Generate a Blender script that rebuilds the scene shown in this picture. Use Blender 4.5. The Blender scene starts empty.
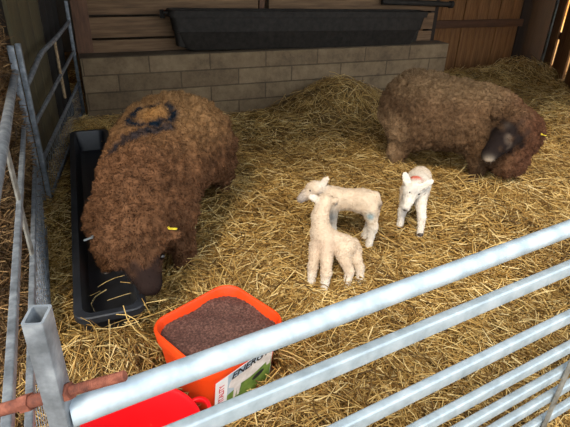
import bpy, bmesh, math, random
import numpy as np
from mathutils import Vector, Matrix, noise
random.seed(7)
RNG = np.random.default_rng(11)
C = bpy.context.scene.collection
S = bpy.context.scene

# ---------------------------------------------------------------- camera, world, light, exposure
TH, RO = math.radians(28), math.radians(2.1)
fwd = Vector((0, math.cos(TH), -math.sin(TH))); r0 = Vector((1, 0, 0)); u0 = Vector((0, math.sin(TH), math.cos(TH)))
right = r0 * math.cos(RO) + u0 * math.sin(RO); up = -r0 * math.sin(RO) + u0 * math.cos(RO)
cam = bpy.data.cameras.new('camera'); cam.sensor_width = 36; cam.lens = 500 / 570 * 36; cam.clip_start = 0.02
co = bpy.data.objects.new('camera', cam); C.objects.link(co); S.camera = co
m = Matrix.Identity(4)
for i in range(3):
    m[i][0] = right[i]; m[i][1] = up[i]; m[i][2] = -fwd[i]
m[0][3], m[1][3], m[2][3] = 0, 0, 1.4
co.matrix_world = m

w = bpy.data.worlds.new('sky'); S.world = w; w.use_nodes = True
bg = w.node_tree.nodes['Background']; bg.inputs[0].default_value = (0.86, 0.93, 1.0, 1); bg.inputs[1].default_value = 2.4
sun = bpy.data.lights.new('sun', 'SUN'); sun.energy = 3.0; sun.angle = math.radians(14); sun.color = (1.0, 0.86, 0.66)
so = bpy.data.objects.new('sun', sun); C.objects.link(so)
sdir = Vector((0.20, 0.72, -0.80))            # travels into the shed, from behind the camera and above
so.rotation_euler = sdir.to_track_quat('-Z', 'Y').to_euler()
S.view_settings.view_transform = 'Standard'; S.view_settings.look = 'None'
S.view_settings.exposure = 0.0; S.view_settings.gamma = 1; S.view_settings.use_curve_mapping = False

# ---------------------------------------------------------------- helpers
YAW = math.atan2(.394, .919); CU, SU = math.cos(YAW), math.sin(YAW)
def W(u, v, z=0.0):                    # pen frame: u along the block wall, v away from the gate
    return Vector((CU * u - SU * v, SU * u + CU * v, z))

def srgb(c):
    return tuple((x / 255 / 12.92) if x / 255 <= .04045 else ((x / 255 + .055) / 1.055) ** 2.4 for x in c) + (1,)

class NT:
    def __init__(s, name, rough=.6, metal=0.0, spec=.5):
        s.m = bpy.data.materials.new(name); s.m.use_nodes = True
        s.t = s.m.node_tree; s.n = s.t.nodes; s.b = s.n['Principled BSDF']
        s.b.inputs['Roughness'].default_value = rough; s.b.inputs['Metallic'].default_value = metal
        s.b.inputs['Specular IOR Level'].default_value = spec
    def new(s, typ, **kw):
        n = s.n.new(typ)
        for k, v in kw.items(): setattr(n, k, v)
        return n
    def link(s, a, b): s.t.links.new(a, b)
    def coord(s, scale=(1, 1, 1), out='Object'):
        tc = s.new('ShaderNodeTexCoord'); mp = s.new('ShaderNodeMapping'); mp.inputs['Scale'].default_value = scale
        s.link(tc.outputs[out], mp.inputs['Vector']); return mp.outputs[0]
    def noise(s, vec, scale, detail=4, rough=.6):
        n = s.new('ShaderNodeTexNoise'); n.inputs['Scale'].default_value = scale; n.inputs['Detail'].default_value = detail
        n.inputs['Roughness'].default_value = rough; s.link(vec, n.inputs['Vector']); return n.outputs[0]
    def ramp(s, fac, stops):
        r = s.new('ShaderNodeValToRGB'); e = r.color_ramp.elements
        while len(e) < len(stops): e.new(.5)
        for i, (p, c) in enumerate(stops): e[i].position = p; e[i].color = srgb(c)
        s.link(fac, r.inputs[0]); return r.outputs[0]
    def mix(s, fac, a, b, mode='MIX'):
        x = s.new('ShaderNodeMix', data_type='RGBA', blend_type=mode)
        for i, v in ((0, fac), (6, a), (7, b)):
            if hasattr(v, 'is_linked') or hasattr(v, 'links'): s.link(v, x.inputs[i])
            else: x.inputs[i].default_value = v
        return x.outputs[2]
    def bump(s, h, strength=.3, dist=.01):
        b = s.new('ShaderNodeBump'); b.inputs['Strength'].default_value = strength; b.inputs['Distance'].default_value = dist
        s.link(h, b.inputs['Height']); s.link(b.outputs[0], s.b.inputs['Normal'])
    def color(s, c):
        if hasattr(c, 'links'): s.link(c, s.b.inputs['Base Color'])
        else: s.b.inputs['Base Color'].default_value = c

def noisy(name, stops, scale=8, stretch=(1, 1, 1), rough=.6, metal=0.0, bump=.2, dist=.004, detail=5, spec=.5):
    t = NT(name, rough, metal, spec); v = t.coord(stretch); n = t.noise(v, scale, detail)
    t.color(t.ramp(n, stops)); t.bump(t.noise(v, scale * 4, detail), bump, dist); return t.m

M = {}
M['galv'] = noisy('galvanised_steel', [(.3, (144, 158, 166)), (.5, (168, 182, 190)), (.7, (188, 199, 206))], 22, rough=.5, metal=.32, bump=.12, dist=.001)
M['galv_old'] = noisy('weathered_galvanised_steel', [(.3, (98, 103, 108)), (.5, (128, 134, 140)), (.72, (164, 170, 175))], 30, rough=.52, metal=.4, bump=.15, dist=.001)
M['galv_dull'] = noisy('dull_galvanised_steel', [(.3, (92, 88, 80)), (.5, (128, 126, 118)), (.72, (150, 150, 144))], 30, rough=.6, metal=.3, bump=.15, dist=.001)
M['galv_in'] = noisy('raw_cut_steel', [(.3, (120, 100, 92)), (.7, (160, 150, 146))], 60, rough=.6, metal=.3)
M['rust'] = noisy('rusted_iron', [(.3, (74, 38, 28)), (.5, (116, 62, 44)), (.7, (150, 90, 68))], 60, rough=.85, bump=.5, dist=.001)
M['plastic'] = noisy('black_rubber_plastic', [(.3, (30, 32, 36)), (.7, (44, 46, 51))], 14, rough=.42, bump=.1, dist=.001)
M['plastic_dusty'] = noisy('dusty_black_plastic', [(.3, (33, 30, 27)), (.7, (50, 46, 41))], 6, (1, 4, 4), rough=.7, bump=.1, dist=.002, spec=.2)
M['orange'] = noisy('orange_plastic', [(.3, (232, 66, 18)), (.7, (244, 80, 26))], 5, rough=.38, bump=.03, dist=.001)
M['red'] = noisy('red_plastic', [(.3, (214, 12, 22)), (.7, (226, 20, 28))], 5, rough=.4, bump=.03, dist=.001)
M['lick'] = noisy('crumbly_mineral_lick', [(.3, (62, 38, 32)), (.5, (98, 64, 54)), (.7, (140, 100, 86))], 130, rough=.95, bump=.9, dist=.006)
M['plank'] = noisy('weathered_pallet_wood', [(.25, (78, 58, 40)), (.5, (112, 86, 60)), (.75, (138, 108, 78))], 5, (.6, 4, 9), rough=.85, bump=.4, dist=.004)
M['plank_red'] = noisy('reddish_post_wood', [(.25, (74, 50, 36)), (.75, (114, 82, 60))], 6, (6, 6, 1), rough=.85, bump=.4, dist=.004)
M['board'] = noisy('brown_larch_boards', [(.25, (88, 58, 30)), (.5, (124, 84, 46)), (.75, (150, 108, 64))], 5, (7, 7, .7), rough=.8, bump=.4, dist=.004)
M['board_dark'] = noisy('dark_brown_boards', [(.25, (26, 19, 13)), (.75, (50, 36, 25))], 5, (7, 7, .7), rough=.85, bump=.4, dist=.004)  # dark brown boards for the recess and posts
M['rail_wood'] = noisy('dark_rail_wood', [(.25, (66, 42, 26)), (.75, (96, 64, 42))], 5, (.7, 7, 7), rough=.85, bump=.3, dist=.004)
M['moss'] = noisy('greenish_dark_wood', [(.25, (60, 54, 36)), (.75, (92, 82, 54))], 5, (5, 5, 1), rough=.9, bump=.4, dist=.004)
M['yard_glow'] = noisy('painted_yard_sunlight', [(.3, (226, 170, 96)), (.7, (244, 196, 120))], 3, rough=.9)  # warm sunlight seen in the door gaps is put into this colour
M['void_dark'] = noisy('void_shade_boards', [(.3, (16, 14, 12)), (.7, (30, 27, 23))], 5, (5, 5, 1), rough=.9)  # darkness of the unlit opening, painted as near-black boards
M['roof'] = noisy('dark_roof_sheet', [(.3, (58, 52, 46)), (.7, (80, 72, 62))], 3, rough=.9)
M['white'] = noisy('white_print', [(.3, (236, 232, 230)), (.7, (244, 242, 240))], 5, rough=.5, bump=0)
def flat(name, c, rough=.5, **k): t = NT(name, rough, **k); t.color(srgb(c)); return t.m
M['sky_print'] = noisy('pale_blue_print', [(.3, (150, 172, 192)), (.7, (196, 206, 212))], 9, rough=.5, bump=0)
M['grass_print'] = noisy('green_print', [(.3, (72, 104, 40)), (.7, (128, 152, 66))], 26, rough=.5, bump=0)
M['sheep_print'] = noisy('cream_print', [(.3, (196, 184, 174)), (.7, (232, 224, 218))], 30, rough=.5, bump=0)
M['ink'] = flat('black_ink', (20, 24, 34)); M['red_ink'] = flat('red_ink', (208, 50, 52))
M['eye'] = flat('dark_eye', (16, 12, 10), .15); M['hoof'] = flat('dark_hoof', (58, 48, 42))
M['tag_yellow'] = flat('yellow_tag', (226, 206, 60), .4); M['tag_grey'] = flat('grey_tag', (120, 128, 132), .4)
M['rope'] = noisy('frayed_straw_coloured_rope', [(.3, (96, 76, 54)), (.6, (170, 146, 112))], 60, rough=.9)

def blockwall():
    t = NT('concrete_blocks', .95)
    tc = t.new('ShaderNodeTexCoord'); sp = t.new('ShaderNodeSeparateXYZ'); cb = t.new('ShaderNodeCombineXYZ')
    t.link(tc.outputs['Object'], sp.inputs[0]); t.link(sp.outputs[0], cb.inputs[0]); t.link(sp.outputs[2], cb.inputs[1])
    mp = t.new('ShaderNodeMapping'); mp.inputs['Location'].default_value = (-.0285, .092, 0); t.link(cb.outputs[0], mp.inputs[0])
    br = t.new('ShaderNodeTexBrick'); br.inputs['Scale'].default_value = 1; br.inputs['Brick Width'].default_value = .535
    br.inputs['Row Height'].default_value = .147; br.inputs['Mortar Size'].default_value = .007; br.inputs['Mortar Smooth'].default_value = .4
    br.inputs['Color1'].default_value = srgb((148, 132, 108)); br.inputs['Color2'].default_value = srgb((126, 111, 90)); br.inputs['Mortar'].default_value = srgb((104, 92, 75))
    t.link(mp.outputs[0], br.inputs[0])
    n = t.noise(tc.outputs['Object'], 5, 10, .78)
    st = t.ramp(n, [(.3, (130, 116, 98)), (.5, (215, 200, 178)), (.68, (255, 244, 226))])
    t.color(t.mix(.8, br.outputs[0], st, 'MULTIPLY'))
    mh = t.new('ShaderNodeMath', operation='MULTIPLY_ADD'); t.link(br.outputs['Fac'], mh.inputs[0]); mh.inputs[1].default_value = -1.2
    t.link(t.noise(tc.outputs['Object'], 60, 5), mh.inputs[2]); t.bump(mh.outputs[0], .7, .008); return t.m
M['block'] = blockwall()

def strawmat(name, stops, rough=.55):
    t = NT(name, rough, spec=.35); g = t.new('ShaderNodeNewGeometry'); c = t.ramp(g.outputs['Random Per Island'], stops)
    v = t.coord((1, 1, 1)); c2 = t.mix(.55, c, t.ramp(t.noise(v, 1.6, 4), [(.35, (175, 155, 125)), (.6, (255, 250, 240))]), 'MULTIPLY')
    t.color(c2); return t.m
M['straw'] = strawmat('golden_straw', [(0, (90, 66, 32)), (.22, (150, 115, 58)), (.5, (196, 158, 88)), (.78, (228, 196, 126)), (1, (244, 222, 166))])
M['hay'] = strawmat('brown_old_hay', [(0, (70, 52, 34)), (.5, (128, 98, 64)), (1, (178, 146, 102))])
M['litter'] = noisy('trodden_straw_litter', [(.3, (80, 60, 30)), (.5, (124, 97, 50)), (.7, (164, 132, 74))], 26, (1, 1, 1), rough=.95, bump=.8, dist=.01, detail=8)

def furmat(name, rough=.9):
    t = NT(name, rough, spec=.15); a = t.new('ShaderNodeVertexColor'); a.layer_name = 'Col'
    t.color(a.outputs[0]); v = t.coord(); t.bump(t.noise(v, 120, 4), .5, .004); return t.m
M['wool'] = furmat('curly_brown_wool'); M['lambwool'] = furmat('short_white_lamb_wool', .8)

def link(name, me, mat, parent=None, loc=None):
    o = bpy.data.objects.new(name, me); C.objects.link(o)
    if mat is not None: me.materials.append(mat)
    if parent is not None: o.parent = parent
    if loc is not None: o.location = loc
    return o
def from_bm(name, bm, mat, parent=None, smooth=True, loc=None, angle=40):
    me = bpy.data.meshes.new(name); bm.normal_update(); bm.to_mesh(me); bm.free()
    if smooth:
        me.polygons.foreach_set('use_smooth', [True] * len(me.polygons))
        me.set_sharp_from_angle(angle=math.radians(angle))
    return link(name, me, mat, parent, loc)
def from_np(name, V, Fc, mat, parent=None, smooth=False, col=None):
    me = bpy.data.meshes.new(name); n = Fc.shape[1]
    me.vertices.add(len(V)); me.vertices.foreach_set('co', np.asarray(V, np.float32).ravel())
    me.loops.add(Fc.size); me.loops.foreach_set('vertex_index', Fc.astype(np.int32).ravel())
    me.polygons.add(len(Fc)); me.polygons.foreach_set('loop_start', np.arange(0, Fc.size, n, dtype=np.int32))
    me.update(calc_edges=True); me.validate()
    if smooth: me.polygons.foreach_set('use_smooth', [True] * len(me.polygons))
    if col is not None:
        a = me.color_attributes.new('Col', 'FLOAT_COLOR', 'POINT')
        cc = np.ones((len(V), 4), np.float32); cc[:, :3] = col; a.data.foreach_set('color', cc.ravel())
    return link(name, me, mat, parent)
def thing(name, label, cat, loc=(0, 0, 0), rot=(0, 0, 0), group=None):
    o = bpy.data.objects.new(name, None); C.objects.link(o); o.location = loc; o.rotation_euler = rot
    o.empty_display_size = .1; o['label'] = label; o['category'] = cat
    if group: o['group'] = group
    bpy.context.view_layer.update(); return o
def tag(o, label, cat, group=None, kind=None):
    o['label'] = label; o['category'] = cat
    if group: o['group'] = group
    if kind: o['kind'] = kind
def struct(o): o['kind'] = 'structure'; return o

def add_box(bm, c, s, rot=None, bev=0.0):
    r = bmesh.ops.create_cube(bm, size=1); vs = r['verts']
    mt = Matrix.Translation(Vector(c)) @ (rot if rot is not None else Matrix.Identity(4)) @ Matrix.Diagonal(Vector((s[0], s[1], s[2], 1)))
    bmesh.ops.transform(bm, matrix=mt, verts=vs)
    if bev:
        es = list({e for v in vs for e in v.link_edges})
        bmesh.ops.bevel(bm, geom=es, offset=bev, segments=2, affect='EDGES', profile=.5)
def frame_for(d, upv=Vector((0, 0, 1))):
    d = d.normalized(); s = d.cross(upv)
    if s.length < 1e-4: s = Vector((1, 0, 0))
    s.normalize(); return s, s.cross(d).normalized()
def sweep(bm, pts, prof, cap=True, upv=Vector((0, 0, 1)), radii=None):
    """prof = list of (a, b) offsets; swept along pts"""
    pts = [Vector(p) for p in pts]; rings = []
    for i, p in enumerate(pts):
        d = (pts[min(i + 1, len(pts) - 1)] - pts[max(i - 1, 0)])
        s, t = frame_for(d, upv); k = radii[i] if radii else 1
        rings.append([bm.verts.new(p + s * a * k + t * b * k) for a, b in prof])
    n = len(prof)
    for i in range(len(rings) - 1):
        for j in range(n):
            bm.faces.new((rings[i][j], rings[i][(j + 1) % n], rings[i + 1][(j + 1) % n], rings[i + 1][j]))
    if cap: bm.faces.new(rings[0][::-1]); bm.faces.new(rings[-1])
def circ(r, n=16): return [(r * math.cos(2 * math.pi * i / n), r * math.sin(2 * math.pi * i / n)) for i in range(n)]
def rrect(w_, h_, r, n=4):
    out = []
    for cx, cy, a0 in ((w_ / 2 - r, h_ / 2 - r, 0), (-w_ / 2 + r, h_ / 2 - r, 90), (-w_ / 2 + r, -h_ / 2 + r, 180), (w_ / 2 - r, -h_ / 2 + r, 270)):
        for i in range(n + 1):
            a = math.radians(a0 + 90 * i / n); out.append((cx + r * math.cos(a), cy + r * math.sin(a)))
    return out
def lerp(a, b, t): return Vector(a).lerp(Vector(b), t)

# ---------------------------------------------------------------- terrain
def g2(x, y, cx, cy, sx, sy, ang=0.0):
    c, s = math.cos(ang), math.sin(ang); dx, dy = x - cx, y - cy
    a, b = dx * c + dy * s, -dx * s + dy * c
    return np.exp(-(a / sx) ** 2 - (b / sy) ** 2)
def terrain(x, y):
    x = np.asarray(x, float); y = np.asarray(y, float)
    u = CU * x + SU * y; v = -SU * x + CU * y
    z = .012 * np.sin(x * 5.1 + 1.3 * np.sin(y * 3.3)) + .010 * np.sin(y * 6.7 + x * 2.1) + .006 * np.sin(x * 13 + y * 11)
    z = z + .24 * g2(x, y, .43, 4.75, .42, .34, YAW) + .10 * g2(x, y, .95, 4.75, .6, .3, YAW)
    z = z + .10 * g2(u, v, .10, 4.2, .28, .3)
    z = z + .10 * g2(x, y, 2.7, 4.8, .75, .8) + .08 * g2(x, y, 2.2, 4.2, .6, .5)
    z = z + .22 * g2(u, v, 5.3, 4.85, .5, .3) + .08 * g2(u, v, 4.4, 5.0, .5, .2)
    z = z + .05 * g2(x, y, 1.35, 3.08, .35, .12) + .05 * g2(x, y, .78, 3.2, .22, .12) + .05 * g2(x, y, -.36, 2.75, .12, .2) + .05 * g2(x, y, -.42, 1.95, .1, .16)
    z = z + .09 * g2(x, y, -.66, 1.36, .20, .07, .12)
    z = z + .03 * g2(x, y, .35, 1.2, .5, .5)
    return z

# floor: a trodden bed of litter with the straw lying over it
nx, ny = 150, 150
X, Y = np.meshgrid(np.linspace(-4.2, 7.5, nx), np.linspace(-2.5, 9.0, ny), indexing='ij')
V = np.stack([X, Y, terrain(X, Y) - .006], -1).reshape(-1, 3)
I = np.arange(nx * ny).reshape(nx, ny)
Fq = np.stack([I[:-1, :-1], I[1:, :-1], I[1:, 1:], I[:-1, 1:]], -1).reshape(-1, 4)
struct(from_np('floor', V, Fq, M['litter'], smooth=True))

# ---------------------------------------------------------------- shed shell
def pen_box(name, u0_, u1, v0, v1, z0, z1, mat, parent=None, bev=0.0):
    bm = bmesh.new(); add_box(bm, (0, 0, 0), (u1 - u0_, v1 - v0, z1 - z0), bev=bev)
    o = from_bm(name, bm, mat, None, smooth=bool(bev))
    if parent is None:
        o.location = W((u0_ + u1) / 2, (v0 + v1) / 2, (z0 + z1) / 2); o.rotation_euler = (0, 0, YAW)
    else:                                # parent sits at its own pen-frame origin
        o.parent = parent; pu, pv, pz = parent['_o']; o.location = ((u0_ + u1) / 2 - pu, (v0 + v1) / 2 - pv, (z0 + z1) / 2 - pz)
    return o
def pen_root(name, u, v, z=0.0):
    o = bpy.data.objects.new(name, None); C.objects.link(o); o.location = W(u, v, z); o.rotation_euler = (0, 0, YAW); o['_o'] = (u, v, z); return o
ROOTS = []
def pr(*a): o = pen_root(*a); ROOTS.append(o); return o

bw = struct(pen_box('wall_back', .06, 3.78, 4.51, 4.72, -.15, .548, M['block'], bev=.008))
# planks behind and above the blocks
up_ = struct(pr('wall_upper', 0, 4.75, 0))
rows = [(.36, .642), (.662, .828), (.848, 1.06), (1.08, 1.30)]
for z0, z1 in rows:
    pen_box('plank', .17, 1.70 if z0 > 1 else 1.69, 4.76, 4.785, z0, z1, M['plank'], up_, .003)
    pen_box('plank', 1.80, 3.72, 4.76, 4.785, z0, z1, M['plank'], up_, .003)
pen_box('batten', 1.715, 1.765, 4.79, 4.84, .3, 1.35, M['plank_red'], up_, .003)
pen_box('post', .055, .185, 4.735, 4.80, -.1, 1.9, M['plank_red'], up_, .005)
pen_box('post', 3.70, 3.80, 4.80, 4.90, -.1, 1.9, M['board_dark'], up_, .005)
# warm upright boards to the right
rt = struct(pr('wall_right', 3.6, 5.3, 0))
u = 3.50; k = 0
while u < 5.46:
    wd = .185 + .03 * math.sin(k * 2.3); pen_box('plank', u, u + wd - .008, 5.30 + .004 * (k % 3), 5.325 + .004 * (k % 3), -.1, 2.6, M['board'], rt, .004); u += wd; k += 1
pen_box('rail', 3.5, 5.56, 5.265, 5.30, .585, .675, M['rail_wood'], rt, .004)
pen_box('rail', 3.5, 5.56, 5.265, 5.30, 1.7, 1.8, M['rail_wood'], rt, .004)
pen_box('post', 5.52, 5.68, 5.28, 5.42, -.1, 2.6, M['board_dark'], rt, .006)
struct(pen_box('wall_recess', 5.68, 6.23, 5.42, 5.46, -.1, 2.6, M['board_dark'], None, .004))
# gappy door with daylight between its boards: a side wall running towards the viewer
D0 = Vector((3.455, 7.09, 0)); D1 = Vector((3.30, 5.72, 0)); dd = (D1 - D0).normalized()
dr = struct(bpy.data.objects.new('door_1', None)); C.objects.link(dr); dr.location = D0; dr.rotation_euler = (0, 0, math.atan2(dd.y, dd.x))
def door_box(name, s0, s1, t0, t1, z0, z1, mat):
    bm = bmesh.new(); add_box(bm, ((s0 + s1) / 2, (t0 + t1) / 2, (z0 + z1) / 2), (s1 - s0, t1 - t0, z1 - z0), bev=.003); return from_bm(name, bm, mat, dr)
door_box('door_edge', -.02, .05, -.03, .03, -.1, 2.3, M['galv_dull'])
for a, b in ((.05, .30), (.40, .80), (.90, 1.30), (1.38, 1.85), (1.95, 2.4)): door_box('plank', a, b, -.012, .012, -.1, 2.3, M['board'])
for z in (-.1, .47, 1.3): door_box('rail', .05, 2.4, .012, .04, z, z + (.16 if z < 0 else .085), M['rail_wood'])
bm = bmesh.new(); add_box(bm, (0, 0, 0), (8, 14, .1)); struct(from_bm('floor_outside', bm, M['yard_glow'], None, smooth=False, loc=(7.62, 8.4, .03)))
bm = bmesh.new(); add_box(bm, (0, 0, 0), (.3, 12, 4.0)); struct(from_bm('gap_backdrop', bm, M['yard_glow'], None, smooth=False, loc=(7.6, 10, 1.9)))  # backdrop added so the door gaps show warm instead of white sky
bm = bmesh.new(); add_box(bm, (0, 0, 0), (6, .3, 4.0)); struct(from_bm('gap_backdrop', bm, M['yard_glow'], None, smooth=False, loc=(6.2, 14, 1.9)))  # second added backdrop, closing the view through the gaps
# left: dark boards, then near-black ones standing in for the unlit opening
wl_ = struct(pr('wall_left', 0, 3.05, 0))
def q_(t, off=0): return Vector((-.295 + .235 * t - off, 3.30 + 1.42 * t, 0))
for t0, t1, mt in ((0, .18, 'moss'), (.18, .36, 'moss'), (.36, .55, 'moss'), (.56, .7, 'void_dark'), (.7, .85, 'void_dark'), (.85, 1.0, 'void_dark')):
    a, b = q_(t0), q_(t1 - .004); bm = bmesh.new(); dl = (b - a)
    add_box(bm, (0, 0, 0), (dl.length, .022, 2.4), bev=.003); o = from_bm('plank', bm, M[mt], wl_)
    o.location = ((a.x + b.x) / 2, (a.y + b.y) / 2 - 3.05, 1.1); o.rotation_euler = (0, 0, math.atan2(dl.y, dl.x))
struct(pen_box('wall_side', -2.6, -2.5, 2.6, 8.0, -.2, 2.7, M['roof']))
struct(pen_box('wall_far', -2.6, 6.2, 7.9, 8.0, -.2, 2.7, M['roof']))
struct(pen_box('ceiling', -2.7, 7.6, 1.15, 5.45, 2.62, 2.70, M['roof']))
struct(pen_box('ceiling_rear', -2.7, 6.2, 5.45, 8.0, 2.62, 2.70, M['roof']))

# ---------------------------------------------------------------- straw
def strands(P, az, tilt, L, wd, bend, nseg=3, roll=None):
    """flat-ish V-section stalks; P centres (N,3)"""
    N = len(P); d = np.stack([np.cos(az) * np.cos(tilt), np.sin(az) * np.cos(tilt), np.sin(tilt)], -1)
    side = np.stack([-np.sin(az), np.cos(az), np.zeros(N)], -1); upn = np.cross(side, d) * -1
    upn = np.cross(d, side)
    roll = RNG.uniform(0, math.pi, N) if roll is None else roll
    s2 = side * np.cos(roll)[:, None] + upn * np.sin(roll)[:, None]; n2 = -side * np.sin(roll)[:, None] + upn * np.cos(roll)[:, None]
    Vs = []
    bdir = side * np.cos(bend[1])[:, None] + upn * np.sin(bend[1])[:, None]
    for i in range(nseg + 1):
        t = i / nseg - .5; c = P + d * (L * t)[:, None] + bdir * (bend[0] * L * (.25 - t * t * 1.0))[:, None]
        w2 = (wd * .5)[:, None]
        Vs += [c - s2 * w2, c + n2 * w2 * .9, c + s2 * w2]
    V = np.stack(Vs, 1); base = (np.arange(N) * V.shape[1])[:, None]; F = []
    for i in range(nseg):
        a = i * 3
        for j in (0, 1, 2):
            k = (j + 1) % 3; F.append(np.stack([a + j, a + k, a + 3 + k, a + 3 + j]) + base)
    F = np.stack(F, 1).reshape(-1, 4)
    return V.reshape(-1, 3), F
def rot2(x, y, cx, cy, ang):
    c, s = math.cos(ang), math.sin(ang); dx, dy = x - cx, y - cy
    return dx * c + dy * s, -dx * s + dy * c
def blocked(x, y):
    u = CU * x + SU * y; v = -SU * x + CU * y
    b = (u > -.17) & (u < .15) & (v > 1.66) & (v < 3.86)                    # floor trough
    a, c = rot2(x, y, -.212, 1.328, math.radians(47.5)); b |= (abs(a) < .185) & (abs(c) < .165)   # lick bucket
    b |= np.hypot(x + .38, y - .925) < .185                                   # red tub
    b |= (v > 4.40) & (u > 0) & (u < 3.8)
    b |= (v > 5.2) & (u > 3.5)
    return b
def straw_field(N, xr, yr, Lr, wr, zr, keep=None, tiltmax=.28):
    x = RNG.uniform(*xr, N); y = RNG.uniform(*yr, N)
    m_ = ~blocked(x, y)
    if keep is not None: m_ &= keep(x, y)
    x, y = x[m_], y[m_]; N = len(x)
    L = RNG.uniform(*Lr, N) * RNG.uniform(.6, 1, N); wd = RNG.uniform(*wr, N)
    # wave-like drifts of direction plus scatter
    az = RNG.uniform(0, 2 * math.pi, N)
    e = .02; gx = (terrain(x + e, y) - terrain(x - e, y)) / (2 * e); gy = (terrain(x, y + e) - terrain(x, y - e)) / (2 * e)
    tilt = np.arctan(gx * np.cos(az) + gy * np.sin(az)) + RNG.normal(0, tiltmax * .6, N)
    z = terrain(x, y) + RNG.uniform(zr[0], zr[1], N) ** 1.0 + abs(np.sin(tilt)) * L * .18
    b = (RNG.normal(0, .45, N), RNG.uniform(-.6, math.pi + .6, N))
    return strands(np.stack([x, y, z], -1), az, tilt, L, wd, b)
def merge(parts):
    Vs, Fs, o = [], [], 0
    for V, F in parts: Vs.append(V); Fs.append(F + o); o += len(V)
    return np.concatenate(Vs), np.concatenate(Fs)
def inview(x, y):                      # only the ground a viewer at the gate can see
    return (abs(x) < .72 * y + .55) 
ns = lambda x, y: inview(x, y)
parts = [straw_field(44000, (-1.6, 1.6), (.3, 2.2), (.07, .21), (.0028, .0056), (0, .040), ns, .34),
         straw_field(42000, (-1.9, 2.4), (1.6, 3.8), (.08, .22), (.0034, .0062), (0, .052), ns, .36),
         straw_field(34000, (-2.6, 4.6), (3.4, 6.6), (.09, .22), (.004, .0065), (0, .05), ns, .35)]
# stalks fallen over the near end of the floor trough, and a few further along it
N = 30; uu = RNG.uniform(-.10, .14, N); vv = np.concatenate([RNG.uniform(1.50, 1.60, 25), RNG.uniform(1.75, 2.0, 5)])
zz = np.where(vv < 1.62, RNG.uniform(.08, .19, N), RNG.uniform(.05, .14, N)); zz[:3] = .182
parts.append(strands(np.stack([CU * uu - SU * vv, SU * uu + CU * vv, zz], -1), RNG.uniform(0, 6.28, N), RNG.normal(0, .25, N), RNG.uniform(.08, .22, N), RNG.uniform(.003, .006, N), (RNG.normal(0, .5, N), RNG.uniform(0, math.pi, N))))
V, F = merge(parts); o = from_np('straw_bedding', V, F, M['straw'])
tag(o, 'loose golden straw bedding spread over the whole floor of the pen', 'straw', kind='stuff')

# a handful of stalks dropped in and over the troughs
def stray(pts, name_w=.004): 
    Vs = []
    bm = bmesh.new()
    for p in pts: sweep(bm, p, [(name_w * .6, 0), (0, name_w * .5), (-name_w * .6, 0), (0, -name_w * .4)], cap=True)
    return bm

# ---------------------------------------------------------------- hay heap at the far left
N = 22000
def heap(u, v): return 1.9 * np.clip((-.325 - .015 * np.sin(v * 9) - u) / .16, 0, 1) ** .5 * np.clip((v - 1.5) / 1.0, 0, 1)
uu = -.325 - 1.2 * RNG.uniform(0, 1, N) ** 3; vv = RNG.uniform(1.25, 3.22, N)
hz = heap(uu, vv)
xx = CU * uu - SU * vv; yy = SU * uu + CU * vv
nz = hz + RNG.uniform(-.03, .03, N)
b = (RNG.normal(0, .5, N), RNG.uniform(-.6, math.pi + .6, N))
V1 = strands(np.stack([xx, yy, nz], -1), RNG.uniform(0, 6.28, N), RNG.normal(0, .7, N), RNG.uniform(.08, .2, N), RNG.uniform(.003, .006, N), b)
# solid core of the heap
gu, gv = np.meshgrid(-.32 - 1.4 * np.linspace(1, 0, 60) ** 2.5, np.linspace(1.2, 3.26, 40), indexing='ij')
gz = heap(gu, gv) - .02 + RNG.normal(0, .015, gu.shape)
Vc = np.stack([CU * gu - SU * gv, SU * gu + CU * gv, gz], -1).reshape(-1, 3); Ic = np.arange(gu.size).reshape(gu.shape)
Fc = np.stack([Ic[:-1, :-1], Ic[1:, :-1], Ic[1:, 1:], Ic[:-1, 1:]], -1).reshape(-1, 4)
V, F = merge([(Vc, Fc), V1]); o = from_np('hay_heap', V, F, M['hay'])
tag(o, 'tall brown heap of old hay behind the left hurdle', 'hay', kind='stuff')

# ---------------------------------------------------------------- metal hurdles
def tube(name, pts, r, mat, parent, n=16, prof=None):
    bm = bmesh.new(); sweep(bm, pts, prof or circ(r, n)); return from_bm(name, bm, mat, parent)
def place(root, pts): inv = root.matrix_world.inverted(); return [inv @ Vector(p) for p in pts]
def hollow_post(name, p0, p1, w_, mat, parent, yaw, d_=None):
    d_ = d_ or w_
    bm = bmesh.new(); rt_ = root_inv(parent)
    ax = Vector((math.cos(yaw), math.sin(yaw), 0)); ay = Vector((-math.sin(yaw), math.cos(yaw), 0)); t = .003
    def ring(p, k, prof): return [bm.verts.new(rt_ @ (Vector(p) + ax * a * k + ay * b_ * k)) for a, b_ in prof]
    pf = rrect(w_, d_, .003, 2); ins = rrect(w_ - 2 * t, d_ - 2 * t, .002, 2)
    A = ring(p0, 1, pf); B = ring(p1, 1, pf); Ci = ring(p1, 1, ins); D = ring(Vector(p1) - Vector((0, 0, .18)), 1, ins)
    n = len(pf)
    for R1, R2 in ((A, B), (B, Ci), (Ci, D)):
        for j in range(n): bm.faces.new((R1[j], R1[(j + 1) % n], R2[(j + 1) % n], R2[j]))
    bm.faces.new(A[::-1]); bm.faces.new(D)
    return from_bm(name, bm, mat, parent, angle=35)
def root_inv(parent): return Matrix.Translation(-parent.location) if parent else Matrix.Identity(4)
def L(parent, pts): ri = root_inv(parent); return [ri @ Vector(p) for p in pts]
BOX = lambda a, b: [(x, y) for x, y in rrect(a, b, min(a, b) * .22, 3)]

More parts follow.
